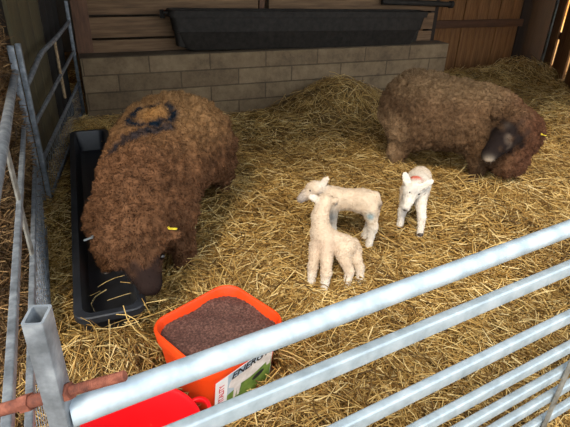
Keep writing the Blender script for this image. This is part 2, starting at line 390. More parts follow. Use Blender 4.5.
# front gate, the one the viewer leans over
g0 = Vector((-.245, .419, 0)); g1 = Vector((2.0, 1.755, 0)); gd = (g1 - g0).normalized(); gyaw = math.atan2(gd.y, gd.x)
gate = thing('metal_hurdle', 'bright galvanised sheep hurdle running across the front right, round top rail', 'hurdle', g0)
def gp(s, z, off=0.0): return g0 + gd * s + Vector((gd.y, -gd.x, 0)) * off + Vector((0, 0, z))
Lg = 1.83
tube('top_rail', L(gate, [gp(-.006, .895), gp(Lg, .905)]), .0172, M['galv'], gate, 24)
for z in (.783, .611, .484, .390, .300, .195):
    tube('rail', L(gate, [gp(-.01, z), gp(Lg, z + .002)]), 0, M['galv'], gate, prof=BOX(.020, .032))
hollow_post('post', gp(-.015, -.02), gp(-.015, 1.050), .0225, M['galv_old'], gate, gyaw - .42, .033)
hollow_post('post', gp(Lg + .02, -.02), gp(Lg + .02, 1.045), .033, M['galv_old'], gate, gyaw)
tube('strut', L(gate, [gp(1.205, .86, .016), gp(1.175, .10, .016)]), 0, M['galv_dull'], gate, prof=BOX(.006, .022))

# hinge rod through the corner post
rd = thing('threaded_rod', 'rusty threaded rod with two nuts through the near corner post', 'bolt', (-.26, .41, .925))
a0, b0 = Vector((-.345, .41, .897)), Vector((-.174, .41, .967)); dr_ = (b0 - a0).normalized()
a, b_ = a0 + dr_ * .075, b0
tube('shank', L(rd, [a0 - dr_ * .12, a0, a + dr_ * .01]), .0078, M['rust'], rd)
bm = bmesh.new(); n = 90
pts = [lerp(a, b_, i / n) for i in range(n + 1)]
sweep(bm, L(rd, pts), circ(.0056, 12), radii=[1.0 + (.16 if i % 2 else 0) for i in range(n + 1)]); from_bm('thread', bm, M['rust'], rd, angle=20)
for k in (.053, .107):
    c = a0 + dr_ * k; tube('nut', L(rd, [c - dr_ * .007, c + dr_ * .007]), 0, M['rust'], rd, prof=[(.0108 * math.cos(math.radians(60 * i + 30)), .0108 * math.sin(math.radians(60 * i + 30))) for i in range(6)])

# left hurdle
def hurdle(name, label, A, B, tops, rails, low, post_w, meshz, extra, mat, postA, postB, rtop=.017):
    root = thing(name, label, 'hurdle', (A.x, A.y, 0))
    bm = bmesh.new(); sweep(bm, L(root, tops), circ(rtop, 18)); from_bm('top_rail', bm, mat, root)
    for (z0, z1), r in rails: tube('rail', L(root, [A + Vector((0, 0, z0)), B + Vector((0, 0, z1))]), 0, mat, root, prof=BOX(.017, r))
    z0, z1 = low; tube('bottom_rail', L(root, [A + Vector((0, 0, z0)), B + Vector((0, 0, z1))]), 0, mat, root, prof=BOX(.016, .026))
    yaw = math.atan2((B - A).y, (B - A).x)
    if postA: hollow_post('post', A + Vector((0, 0, -.03)), A + Vector((0, 0, postA)), post_w, mat, root, yaw)
    if postB: hollow_post('post', B + Vector((0, 0, -.03)), B + Vector((0, 0, postB)), post_w, mat, root, yaw)
    (ma0, ma1), (mb0, mb1) = meshz                 # (bottom, top) at A and at B
    bm = bmesh.new(); Lh = (B - A).length; step = .05 if A.y < 2.64 and B.y < 2 else .075; hh = .30; k = -int(hh / step)
    def pt(s, f): 
        t = s / Lh; q = lerp(A, B, t); q.z = (ma0 + (mb0 - ma0) * t) * (1 - f) + (ma1 + (mb1 - ma1) * t) * f; return q
    tri = circ(.0011, 3)
    while k * step < Lh:
        for sgn in (1, -1):
            s0 = k * step if sgn > 0 else k * step + hh * .6; s1 = s0 + sgn * hh * .6; f0, f1 = 0.0, 1.0
            lo, hi = 0.0, Lh
            def clipf(s, sa, sb): return (s - sa) / (sb - sa)
            fa, fb = 0.0, 1.0
            if s1 > s0:
                if s0 < lo: fa = clipf(lo, s0, s1)
                if s1 > hi: fb = clipf(hi, s0, s1)
            else:
                if s0 > hi: fa = clipf(hi, s0, s1)
                if s1 < lo: fb = clipf(lo, s0, s1)
            if fb - fa > .02: sweep(bm, L(root, [pt(s0 + (s1 - s0) * fa, fa), pt(s0 + (s1 - s0) * fb, fb)]), tri, cap=False)
        k += 1
    from_bm('wire_mesh', bm, mat, root, smooth=False)
    return root
A = W(-.279, 2.955); B = Vector((-.385, .43, 0)); 
def onAB(t, z): q = lerp(A, B, t); q.z = z; return q
h2 = hurdle('metal_hurdle', 'long galvanised hurdle along the left side, nearest one with mesh low down', A, B,
            [onAB(0, .785), onAB(.10, .805), onAB(.53, .857), onAB(.97, .93)],
            [((.565, .695), .028), ((.295, .535), .028)], (.02, .21), .032, ((.03, .285), (.22, .525)), None, M['galv_old'], .915, 0)
tube('strut', L(h2, [onAB(.535, .85), onAB(.535, .37)]), 0, M['galv_dull'], h2, prof=BOX(.008, .02))
A2 = W(-.243, 2.957); B2 = Vector((-1.84, 4.36, 0))
def onB(t, z): q = lerp(A2, B2, t); q.z = z; return q
h3 = hurdle('metal_hurdle', 'dull galvanised hurdle at the far left with kinked top rail', A2, B2,
            [onB(0, .715), onB(.05, .722), onB(.22, .772), onB(.30, .786), onB(.6, .783), onB(1, .803)],
            [((.50, .567), .024), ((.285, .305), .024)], (.04, .06), .026, ((.05, .275), (.07, .295)), None, M['galv_old'], .925, .96, rtop=.015)
h3['label'] = 'dull galvanised hurdle at the far left, kinked top rail, running to the block wall'
tube('hanging_rope', L(h3, [onB(.56, .79), onB(.565, .6), onB(.575, .37)]), .010, M['rope'], h3, 8)

# ---------------------------------------------------------------- troughs
def make_trough(name, label, Lt, wt, ht, mat, wall_t=.012, lip=.022, tp=1.0, lh=.028):
    root = thing(name, label, 'trough')
    bm = bmesh.new()
    def ring(l, w_, r, z): return [bm.verts.new((x, y, z)) for x, y in rrect(w_, l, r, 6)]
    R = [ring(Lt - .16 * tp, wt - .10, .03, 0), ring(Lt - .12 * tp, wt - .07, .04, .02), ring(Lt - .06 * tp, wt - .045, .05, ht * .45), ring(Lt - .035 * tp, wt - .035, .05, ht * .47),
         ring(Lt - .02, wt - .03, .05, ht - lh - .002), ring(Lt + lip * 2 - .02, wt + lip * 2 - .03, .055, ht - lh), ring(Lt + lip * 2 - .02, wt + lip * 2 - .03, .055, ht - .004),
         ring(Lt + lip * 2 - .03, wt + lip * 2 - .04, .05, ht), ring(Lt - .035, wt - .045, .045, ht), ring(Lt - .045, wt - .055, .04, ht - .01),
         ring(Lt - .11, wt - .09, .03, .035), ring(Lt - .2, wt - .14, .02, .025)]
    n = len(R[0])
    for a, b in zip(R, R[1:]):
        for j in range(n): bm.faces.new((a[j], a[(j + 1) % n], b[(j + 1) % n], b[j]))
    bm.faces.new(R[0][::-1]); bm.faces.new(R[-1])
    body = from_bm('body', bm, mat, root, angle=35)
    return root
tr = make_trough('feed_trough', 'long black plastic feed trough on the straw under the eating brown ewe', 2.18, .25, .17, M['plastic'])
tr.location = W(.015, 2.69, .005); tr.rotation_euler = (0, 0, YAW - .02)
th = make_trough('feed_trough', 'long black plastic trough standing on the block wall, hooked to the planks', 2.62, .20, .335, M['plastic_dusty'], lip=.022, tp=1.9, lh=.055)
th.location = W(2.13, 4.60, .552); th.rotation_euler = (-.014, 0, YAW - math.pi / 2)
for s in (-1, 1):
    bm = bmesh.new(); add_box(bm, (-.02, s * 1.335, .31), (.10, .05, .018), bev=.004); add_box(bm, (-.06, s * 1.355, .29), (.02, .04, .07), bev=.004)
    from_bm('hook', bm, M['plastic_dusty'], th)
# feed crumbs lying in the near end of the floor trough
# black pipe seen at the top right of the wall trough
o = tube('water_pipe', [W(3.0, 4.70, .945), W(3.4, 4.70, .935), W(3.86, 4.70, .915)], .028, M['plastic_dusty'], None)
tag(o, 'short black pipe lying along the planks above the right end of the wall trough', 'pipe')
bm = bmesh.new(); sweep(bm, [W(3.85, 4.70, .9155), W(3.89, 4.70, .914)], circ(.036, 16)); c_ = from_bm('end_collar', bm, M['plastic_dusty'], o)

# ---------------------------------------------------------------- lick bucket
bk = thing('lick_bucket', 'square orange bucket of brown mineral lick standing in the straw', 'bucket', (-.212, 1.328, .0), (0, 0, math.radians(47.5)))
LX, LY, HB = .360, .315, .265
bm = bmesh.new()
def ring(k, r, z, bm_=None, e=0.0): return [bm.verts.new((x, y, z)) for x, y in rrect(LX * k + e, LY * k + e, r, 7)]
R = [ring(.80, .05, 0), ring(.82, .055, .012), ring(.955, .065, HB - .06), ring(.955, .065, HB - .055, e=.012), ring(.985, .068, HB - .008, e=.014), ring(.985, .068, HB, e=.008),
     ring(.985, .066, HB, e=-.002), ring(.975, .064, HB - .01, e=-.008), ring(.93, .06, HB - .09, e=-.008)]
n = len(R[0])
for a, b in zip(R, R[1:]):
    for j in range(n): bm.faces.new((a[j], a[(j + 1) % n], b[(j + 1) % n], b[j]))
bm.faces.new(R[0][::-1]); bm.faces.new(R[-1]); from_bm('body', bm, M['orange'], bk, angle=40)
bm = bmesh.new(); gx = np.linspace(-1, 1, 44)
vv_ = [[bm.verts.new((x * LX * .468, y * LY * .466, HB - .036 + .012 * math.exp(-((x) ** 2 + y ** 2) * 2) + .003 * random.uniform(-1, 1) + .004 * math.sin(x * 7 + y * 5)))
        if True else None for y in gx] for x in gx]
for i in range(43):
    for j in range(43):
        x, y = gx[i], gx[j]
        if abs(x) > .8 and abs(y) > .8 and (abs(x) - .8) ** 2 + (abs(y) - .8) ** 2 > .03: continue
        bm.faces.new((vv_[i][j], vv_[i + 1][j], vv_[i + 1][j + 1], vv_[i][j + 1]))
from_bm('mineral_lick', bm, M['lick'], bk)
# printed label on the face towards the lower right (local -Y)
tilt = math.atan2(LY * .5 * (.955 - .82), HB - .072)
def face_pt(x, z, off=.0008):
    y = -(LY * .5 * (.82 + (.955 - .82) * (z - .012) / (HB - .072)));  return Vector((x * 1.2 - .014, y - off, z))
def patch(name, pts, mat, parent, off):
    bm = bmesh.new(); a = [bm.verts.new(face_pt(x, z, off)) for x, z in pts]; b = [bm.verts.new(face_pt(x, z, off - .0006)) for x, z in pts]
    bm.faces.new(a); bm.faces.new(b[::-1])
    for i in range(len(pts)): bm.faces.new((a[i], b[i], b[(i + 1) % len(pts)], a[(i + 1) % len(pts)]))
    bmesh.ops.recalc_face_normals(bm, faces=bm.faces); return from_bm(name, bm, mat, parent, smooth=False)
lab = patch('printed_label', [(-.105, .018), (.108, .018), (.108, .192), (-.105, .192)], M['white'], bk, .0012)
patch('sky_picture', [(-.062, .085), (.106, .12), (.106, .190), (-.062, .190)], M['sky_print'], lab, .0018)
patch('grass_picture', [(-.062, .020), (.106, .020), (.106, .135), (.03, .118), (-.062, .092)], M['grass_print'], lab, .0024)
# printed ewe
def blob(cx, cz, rx, rz, n=18, rot=0.0): return [(cx + rx * math.cos(t) * math.cos(rot) - rz * math.sin(t) * math.sin(rot), cz + rx * math.cos(t) * math.sin(rot) + rz * math.sin(t) * math.cos(rot)) for t in [2 * math.pi * i / n for i in range(n)]]
body_o = [(-.055, .150), (-.045, .166), (-.030, .160), (-.010, .158), (.03, .166), (.075, .172), (.100, .176), (.106, .150), (.100, .105), (.088, .105), (.085, .125), (.050, .112), (.02, .105), (-.012, .108), (-.018, .058), (-.026, .058), (-.026, .100), (-.032, .052), (-.040, .052), (-.038, .110), (-.050, .120), (-.060, .130)]
patch('printed_sheep', body_o, M['sheep_print'], lab, .0030)
patch('printed_black_lamb', blob(.055, .088, .024, .011, rot=.3), M['ink'], lab, .0032)
def text(body, size, x, z, rot, mat, parent, off, shear=0.0, name='lettering', sx=1.0):
    cu = bpy.data.curves.new('t', 'FONT'); cu.body = body; cu.size = size; cu.extrude = .0004; cu.shear = shear; cu.offset = size * .012
    to = bpy.data.objects.new('t', cu); C.objects.link(to); bpy.context.view_layer.update()
    me = bpy.data.meshes.new_from_object(to.evaluated_get(bpy.context.evaluated_depsgraph_get())); bpy.data.objects.remove(to)
    c, s = math.cos(rot), math.sin(rot)
    for v in me.vertices:
        a, b = v.co.x * sx, v.co.y; q = face_pt(x + a * c - b * s, z + a * s + b * c, off + max(v.co.z, 0)); v.co = q
    return link(name, me, mat, parent)
text('VITALITY', .026, -.075, .068, math.pi / 2, M['red_ink'], lab, .0018, sx=.92)
text('ENERGY', .042, -.052, .160, 0.03, M['ink'], lab, .0036, .25, sx=.90)

# ---------------------------------------------------------------- red tub
rb = thing('round_tub', 'bright red round plastic tub behind the near end of the front hurdle', 'tub', (-.38, .925, .0))
bm = bmesh.new(); rs = [(r_ * .80, z_ * .95) for r_, z_ in [(.165, 0), (.172, .006), (.205, .20), (.220, .204), (.222, .212), (.218, .218), (.210, .216), (.203, .205), (.166, .012), (.02, .010)]]; n = 64
rr = [[bm.verts.new((r * math.cos(2 * math.pi * i / n), r * math.sin(2 * math.pi * i / n), z)) for i in range(n)] for r, z in rs]
for a, b in zip(rr, rr[1:]):
    for j in range(n): bm.faces.new((a[j], a[(j + 1) % n], b[(j + 1) % n], b[j]))
bm.faces.new(rr[0][::-1]); bm.faces.new(rr[-1]); from_bm('body', bm, M['red'], rb, angle=40)
for ang in (32, 212):
    a = math.radians(ang); bm = bmesh.new(); pts = []
    for i in range(13):
        t = math.pi * i / 12; rad = .170 + .036 * math.sin(t); aa = a + .22 * math.cos(t)
        pts.append((rad * math.cos(aa), rad * math.sin(aa), .194 + .012 * math.sin(t)))
    sweep(bm, pts, BOX(.011, .016)); from_bm('handle', bm, M['red'], rb)

# ---------------------------------------------------------------- animals: signed distance bodies
def rcone(P, a, b, ra, rb_):
    a = np.array(a, float); b = np.array(b, float); ba = b - a; t = np.clip(((P - a) @ ba) / (ba @ ba), 0, 1)
    return np.linalg.norm(P - a - t[..., None] * ba, axis=-1) - (ra + (rb_ - ra) * t)
def ell(P, c, r, rot=None):
    q = P - np.array(c, float)
    if rot is not None: q = q @ rot
    r = np.array(r, float); k0 = np.linalg.norm(q / r, axis=-1); k1 = np.linalg.norm(q / (r * r), axis=-1) + 1e-9
    return k0 * (k0 - 1) / k1
def smin(a, b, k):
    h = np.clip(.5 + .5 * (b - a) / k, 0, 1); return b * (1 - h) + a * h - k * h * (1 - h)
def rotz(a): c, s = math.cos(a), math.sin(a); return np.array([[c, -s, 0], [s, c, 0], [0, 0, 1.0]])
def basis(x, n):                               # columns: long axis, width axis, thin axis
    x = np.array(x, float); x /= np.linalg.norm(x); n = np.array(n, float); n -= x * (n @ x); n /= np.linalg.norm(n); y = np.cross(n, x)
    return np.stack([x, y, n], 1)
def surface_nets(f, lo, hi, h):
    lo = np.array(lo, float); hi = np.array(hi, float); n = np.ceil((hi - lo) / h).astype(int) + 1
    ax = [lo[i] + h * np.arange(n[i]) for i in range(3)]
    P = np.stack(np.meshgrid(*ax, indexing='ij'), -1); D = f(P.reshape(-1, 3)).reshape(n)
    inside = D < 0
    cs = n - 1; cnt = np.zeros(cs, int); acc = np.zeros(tuple(cs) + (3,))
    sl = lambda dx, dy, dz: (slice(dx, dx + cs[0]), slice(dy, dy + cs[1]), slice(dz, dz + cs[2]))
    corners = [(i, j, k) for i in (0, 1) for j in (0, 1) for k in (0, 1)]
    for a in corners:
        for d in range(3):
            if a[d] == 1: continue
            b = list(a); b[d] = 1; Da, Db = D[sl(*a)], D[sl(*b)]; cr = (Da < 0) != (Db < 0)
            t = np.where(cr, Da / np.where(cr, Da - Db, 1), 0); pos = np.zeros(tuple(cs) + (3,)); pos[...] = a; pos[..., d] += t
            acc += pos * cr[..., None]; cnt += cr
    act = cnt > 0; idx = -np.ones(cs, int); idx[act] = np.arange(act.sum())
    ii = np.stack(np.nonzero(act), -1); V = lo + h * (ii + acc[act] / cnt[act][:, None])
    F = []
    for d in range(3):
        o1, o2 = [(1, 2), (2, 0), (0, 1)][d]
        a = [slice(1, -1)] * 3; a[d] = slice(0, -1); b = list(a); b[d] = slice(1, None)
        s0 = inside[tuple(a)]; s1 = inside[tuple(b)]; cr = s0 != s1; g = np.stack(np.nonzero(cr), -1)
        off = np.ones(3, int); off[d] = 0; g = g + off
        def c(e1, e2): q = g.copy(); q[:, o1] -= e1; q[:, o2] -= e2; return idx[q[:, 0], q[:, 1], q[:, 2]]
        q = np.stack([c(0, 0), c(1, 0), c(1, 1), c(0, 1)], -1); fl = ~s0[cr]; q[fl] = q[fl][:, ::-1]; F.append(q)
    return V, np.concatenate(F)
def vnormals(V, F):
    a, b, c, d = (V[F[:, i]] for i in range(4)); fn = np.cross(c - a, d - b); N = np.zeros_like(V)
    for i in range(4): np.add.at(N, F[:, i], fn)
    return N / (np.linalg.norm(N, axis=1, keepdims=True) + 1e-12), fn
def nz3(P, s, seed=0.0): return np.array([noise.noise(Vector((p[0] * s + seed, p[1] * s, p[2] * s))) for p in P])
def lin(c): return np.array(srgb(c)[:3])
def body_mesh(name, f, lo, hi, h, root, mat, colf, lump=0.0, lumps=18, fine=0.0, fines=60, mask=None):
    V, F = surface_nets(f, lo, hi, h); N, fn = vnormals(V, F)
    e = 1e-3                                         # outward direction from the field itself
    G = np.stack([f(V + np.eye(3)[i] * e) - f(V - np.eye(3)[i] * e) for i in range(3)], -1); G /= np.linalg.norm(G, axis=1, keepdims=True) + 1e-9
    if (N * G).sum() < 0: F = F[:, ::-1]
    base = V.copy(); k = mask(V) if mask is not None else np.ones(len(V))
    if lump: V = V + G * (lump * k * nz3(base, lumps))[:, None]
    if fine: V = V + G * (fine * k * nz3(base, fines, 7.7))[:, None]
    col = colf(base, G); o0 = np.array(root.location)
    body = from_np(name, V - o0, F, mat, root, smooth=True, col=col)
    return V, F, G, col
def fleece(name, V, F, G, col, N, length, wd, mat, root, curl=.5, keep=None, vary=.35, lay=(0, 0, -.6)):
    a, b, c, d = (V[F[:, i]] for i in range(4)); ar = np.linalg.norm(np.cross(c - a, d - b), axis=1)
    if keep is not None: ar = ar * keep(V[F].mean(1))
    fi = RNG.choice(len(F), N, p=ar / ar.sum()); s, t = RNG.uniform(0, 1, (2, N, 1))
    q = (V[F[fi, 0]] * (1 - s) * (1 - t) + V[F[fi, 1]] * s * (1 - t) + V[F[fi, 2]] * s * t + V[F[fi, 3]] * (1 - s) * t)
    g = G[F[fi, 0]]; cc = col[F[fi, 0]] * (1 + RNG.uniform(-vary, vary, (N, 1)))
    rv = RNG.normal(0, 1, (N, 3)); tg = np.cross(g, rv); tg /= np.linalg.norm(tg, axis=1, keepdims=True) + 1e-9
    bt = np.cross(g, tg); Lh = length * RNG.uniform(.5, 1.1, (N, 1)); lay = np.array(lay); ly = lay - g * (g @ lay)[:, None]
    c0 = q - g * length * .15; c1 = q + g * Lh * .55 + tg * Lh * curl * .5 + ly * Lh * .3; c2 = q + g * Lh * .75 + tg * Lh * curl * .2 + bt * Lh * curl * .8 + ly * Lh * .8
    w2 = wd * .5 * RNG.uniform(.6, 1.2, (N, 1)); Vs = np.stack([c0 - bt * w2, c0 + bt * w2, c1 - bt * w2, c1 + bt * w2, c2 - tg * w2 * .4, c2 + tg * w2 * .4], 1)
    base = (np.arange(N) * 6)[:, None]; Fs = np.stack([np.array([0, 1, 3, 2]) + base, np.array([2, 3, 5, 4]) + base], 1).reshape(-1, 4)
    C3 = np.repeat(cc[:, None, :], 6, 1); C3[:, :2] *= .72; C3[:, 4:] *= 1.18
    return from_np(name, (Vs - np.array(root.location)).reshape(-1, 3), Fs, mat, root, col=np.clip(C3.reshape(-1, 3), 0, 1))
def ball(name, p, r, mat, root, sc=(1, 1, 1)):
    bm = bmesh.new(); bmesh.ops.create_uvsphere(bm, u_segments=16, v_segments=10, radius=r); bmesh.ops.scale(bm, vec=sc, verts=bm.verts)
    return from_bm(name, bm, mat, root, loc=Vector(p) - root.location)
def sm(x, a, b): t = np.clip((x - a) / (b - a), 0, 1); return t * t * (3 - 2 * t)
def ear_tag(root, p, d, mat):
    d = Vector(d).normalized(); s, t = frame_for(d); bm = bmesh.new(); p = Vector(p) - root.location
    sweep(bm, [p, p + d * .034], BOX(.012, .003)); sweep(bm, [p - t * .004, p + t * .006], circ(.005, 10)); return from_bm('ear_tag', bm, mat, root)

# ---- ewe eating at the floor trough
e1 = thing('ewe', 'large brown ewe with a blue ring on her back, head down at the floor trough', 'sheep', (-.62, 2.3, 0), group=None)
HEAD1a, HEAD1b = np.array((-.585, 1.665, .385)), np.array((-.515, 1.575, .235))
ear1L = basis((-.95, -.15, -.25), (0, -.6, .8)); ear1R = basis((.9, -.1, -.2), (0, -.6, .8))
def ewe1(P):
    d = ell(P, (-.625, 2.62, .43), (.318, .38, .245))
    d = smin(d, ell(P, (-.645, 2.27, .415), (.240, .40, .235)), .12)
    d = smin(d, ell(P, (-.62, 1.97, .40), (.188, .24, .20)), .10)
    d = smin(d, rcone(P, (-.625, 1.88, .41), (-.595, 1.70, .39), .142, .118), .07)
    d = smin(d, rcone(P, HEAD1a, HEAD1b, .112, .050), .05)
    for x, y, hx in ((-.385, 2.80, -.42), (-.86, 2.80, -.80)):
        d = smin(d, rcone(P, (hx, 2.72, .30), (x, y + .04, .17), .13, .055), .06); d = smin(d, rcone(P, (x, y + .04, .17), (x, y, .0), .052, .036), .03)
    for x, y, hx in ((-.47, 1.97, -.50), (-.83, 1.97, -.80)):
        d = smin(d, rcone(P, (hx, 1.98, .28), (x, y, .14), .10, .05), .06); d = smin(d, rcone(P, (x, y, .14), (x, y - .01, .0), .046, .034), .03)
    d = smin(d, ell(P, (-.715, 1.67, .385), (.055, .026, .012), ear1L), .015)
    d = smin(d, ell(P, (-.462, 1.67, .405), (.055, .026, .012), ear1R), .015)
    return d
def ewe1_wool(V): # 1 on the fleece, 0 on face and lower legs
    h = np.linalg.norm(V - HEAD1b, axis=1); return sm(h + .025 * np.sin(V[:, 0] * 70) * np.sin(V[:, 2] * 60), .075, .15) * sm(V[:, 2], .01, .05)
def ewe1_col(V, G):
    k = nz3(V, 5)[:, None]; f = nz3(V, 30, 3)[:, None]
    c = lin((102, 70, 47)) * (1 + .35 * k + .30 * f)
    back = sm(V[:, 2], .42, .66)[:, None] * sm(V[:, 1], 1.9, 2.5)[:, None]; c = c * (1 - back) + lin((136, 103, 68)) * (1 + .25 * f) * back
    wm = ewe1_wool(V)[:, None]; c = lin((40, 28, 24)) * (1 - wm) + c * wm
    # blue marker ring with a tail sprayed on the back
    dx = (V[:, 0] + .665) / .128; dy = (V[:, 1] - 2.37) / .155; r = np.hypot(dx, dy); top = sm(V[:, 2], .5, .56)
    ringm = np.exp(-((r - .80) / .17) ** 2)
    tl = rcone(np.stack([V[:, 0], V[:, 1], V[:, 0] * 0], -1), (-.56, 2.25, 0), (-.76, 2.06, 0), .012, .02); tail = 1 - sm(tl, 0, .03)
    mk = (np.clip(np.maximum(ringm, tail * .8), 0, 1) * top * (.85 + .3 * f[:, 0]))[:, None]; mk = np.clip(mk * 1.2, 0, 1)
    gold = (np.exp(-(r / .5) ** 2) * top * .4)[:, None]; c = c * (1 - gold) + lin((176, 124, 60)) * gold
    return np.clip(c * (1 - mk) + lin((8, 26, 40)) * mk, .002, 1)
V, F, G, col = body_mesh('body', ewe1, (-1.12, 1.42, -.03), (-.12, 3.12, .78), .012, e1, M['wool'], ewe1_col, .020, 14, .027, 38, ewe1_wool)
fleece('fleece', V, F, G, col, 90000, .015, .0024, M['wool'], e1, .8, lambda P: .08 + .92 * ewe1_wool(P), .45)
ear_tag(e1, (-.742, 1.655, .385), (-.8, -.5, -.15), M['tag_grey']); ear_tag(e1, (-.448, 1.675, .425), (.9, -.2, .1), M['tag_yellow'])
for s, x in ((-1, -.625), (1, -.468)): ball('eye', (x, 1.585 if s < 0 else 1.62, .345 if s < 0 else .33), .013, M['eye'], e1)
for x, y in ((-.385, 2.79), (-.86, 2.79), (-.47, 1.955), (-.83, 1.955)): ball('hoof', (x, y - .01, .015), .036, M['hoof'], e1, (1, 1.15, .8))

# ---- ewe standing in front of the block wall
e2 = thing('ewe', 'brown woolly ewe standing side on by the block wall, dark face with pale muzzle', 'sheep', (1.1, 3.3, 0))
H2a, H2b = np.array((1.405, 2.985, .480)), np.array((1.240, 2.905, .318))
ear2L = basis((-.9, .1, .1), (0, -.5, .85)); ear2R = basis((.85, -.3, -.25), (0, -.5, .85))
def ewe2(P):
    d = ell(P, (.875, 3.40, .445), (.245, .255, .255), rotz(-.25))
    d = smin(d, ell(P, (1.09, 3.33, .435), (.36, .25, .235), rotz(-.2)), .10)
    d = smin(d, ell(P, (1.33, 3.25, .405), (.21, .21, .225)), .10)
    d = smin(d, rcone(P, (1.38, 3.20, .40), (1.452, 3.09, .405), .18, .160), .08)
    d = smin(d, rcone(P, (1.44, 3.12, .34), (1.44, 3.05, .23), .14, .11), .08)
    d = smin(d, rcone(P, H2a, H2b, .105, .048), .05)
    for x, y, hx, hy in ((.79, 3.28, .82, 3.30), (.83, 3.55, .86, 3.50)):
        d = smin(d, rcone(P, (hx, hy, .30), (x - .03, y, .17), .12, .055), .06); d = smin(d, rcone(P, (x - .03, y, .17), (x, y, 0), .05, .036), .03)
    for x, y, hx, hy in ((1.28, 3.13, 1.30, 3.15), (1.44, 3.20, 1.42, 3.2)):
        d = smin(d, rcone(P, (hx, hy, .28), (x, y, .14), .10, .05), .06); d = smin(d, rcone(P, (x, y, .14), (x, y, 0), .046, .036), .03)
    d = smin(d, ell(P, (1.300, 3.02, .525), (.06, .022, .012), ear2L), .015)
    d = smin(d, ell(P, (1.520, 2.965, .435), (.06, .026, .012), ear2R), .015)
    return d
def ewe2_wool(V):
    h = rcone(V, H2b, H2b * .25 + H2a * .75, .052, .080) + .018 * np.sin(V[:, 0] * 60) * np.sin(V[:, 2] * 55); return sm(h, .004, .045) * sm(V[:, 2], .01, .05)
def ewe2_col(V, G):
    k = nz3(V, 5, 2)[:, None]; f = nz3(V, 30, 5)[:, None]
    c = lin((104, 79, 56)) * (1 + .4 * k + .30 * f)
    fr = sm(V[:, 0], 1.25, 1.5)[:, None]; c = c * (1 - fr) + lin((94, 62, 44)) * (1 + .3 * f) * fr
    rp = (1 - sm(V[:, 0], .68, .82)) * (1 - sm(V[:, 2], .35, .5)); tp_ = sm(V[:, 2], .52, .66)[:, None] * .5; c = c * (1 - tp_) + lin((146, 120, 88)) * (1 + .3 * f) * tp_; rp = rp[:, None] * .7; c = c * (1 - rp) + lin((168, 138, 104)) * rp  # paler top of the fleece is a highlight painted into the colour
    wm = ewe2_wool(V)[:, None]; c = lin((30, 22, 20)) * (1 - wm) + c * wm
    br = 1 - sm(rcone(V, H2a * .30 + H2b * .70 + np.array((.05, -.055, .01)), H2a * .45 + H2b * .55 + np.array((.0, -.06, .05)), .010, .012), 0, .02)
    br = br[:, None] * .45 * np.clip(.6 + 1.5 * f, 0, 1); c = c * (1 - br) + lin((120, 104, 90)) * br  # painted highlight streak on the nose bridge
    bw = np.exp(-(np.linalg.norm(V - (H2a * .8 + H2b * .2 + np.array((-.055, -.04, .05))), axis=1) / .02) ** 2)[:, None] * .35; c = c * (1 - bw) + lin((100, 88, 78)) * bw
    ch = np.exp(-(np.linalg.norm(V - (H2b + np.array((-.010, -.034, -.036))), axis=1) / .030) ** 2)[:, None]; ch = np.clip(ch * 1.3, 0, 1)
    return np.clip(c * (1 - ch) + lin((196, 180, 160)) * ch, .002, 1)
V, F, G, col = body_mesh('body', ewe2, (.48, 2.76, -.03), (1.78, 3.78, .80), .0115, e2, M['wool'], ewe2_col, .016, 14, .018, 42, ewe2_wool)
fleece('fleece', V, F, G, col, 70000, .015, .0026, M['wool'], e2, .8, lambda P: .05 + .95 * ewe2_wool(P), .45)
ear_tag(e2, (1.545, 2.945, .445), (.3, -.9, .1), M['tag_yellow']); ball('eye', (1.288, 2.972, .425), .012, M['eye'], e2); ball('eye', (1.372, 2.905, .405), .012, M['eye'], e2)
for x, y in ((.79, 3.28), (.83, 3.55), (1.28, 3.13), (1.44, 3.20)): ball('hoof', (x, y - .005, .015), .036, M['hoof'], e2, (1.15, 1, .8))

# ---- three lambs
def limb(P, d, pts, rs, k=.018):
    for (a, b), (ra, rb_) in zip(zip(pts, pts[1:]), zip(rs, rs[1:])): d = smin(d, rcone(P, a, b, ra, rb_), k)
    return d
def lamb_common(name, label, loc, f, lo, hi, colf, eyes, hooves, nose, N=22000):
    r = thing(name, label, 'lamb', loc)
    V, F, G, col = body_mesh('body', f, lo, hi, .0052, r, M['lambwool'], colf, .0025, 40, .002, 110)
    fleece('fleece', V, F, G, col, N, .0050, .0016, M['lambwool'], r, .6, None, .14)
    for e in eyes: ball('eye', e, .0065, M['eye'], r)
    for h in hooves: ball('hoof', (h[0], h[1], .008), .0155, M['hoof'], r, (1.1, 1.1, .8))
    r.location.z += .018
    return r
cream, white, grey, pink = lin((206, 186, 162)), lin((222, 214, 202)), lin((138, 134, 136)), lin((206, 168, 150))
def spot(V, p, r): return np.exp(-(np.linalg.norm(V - np.array(p), axis=1) / r) ** 2)[:, None]
def mixc(c, k, t): return c * (1 - k) + t * k

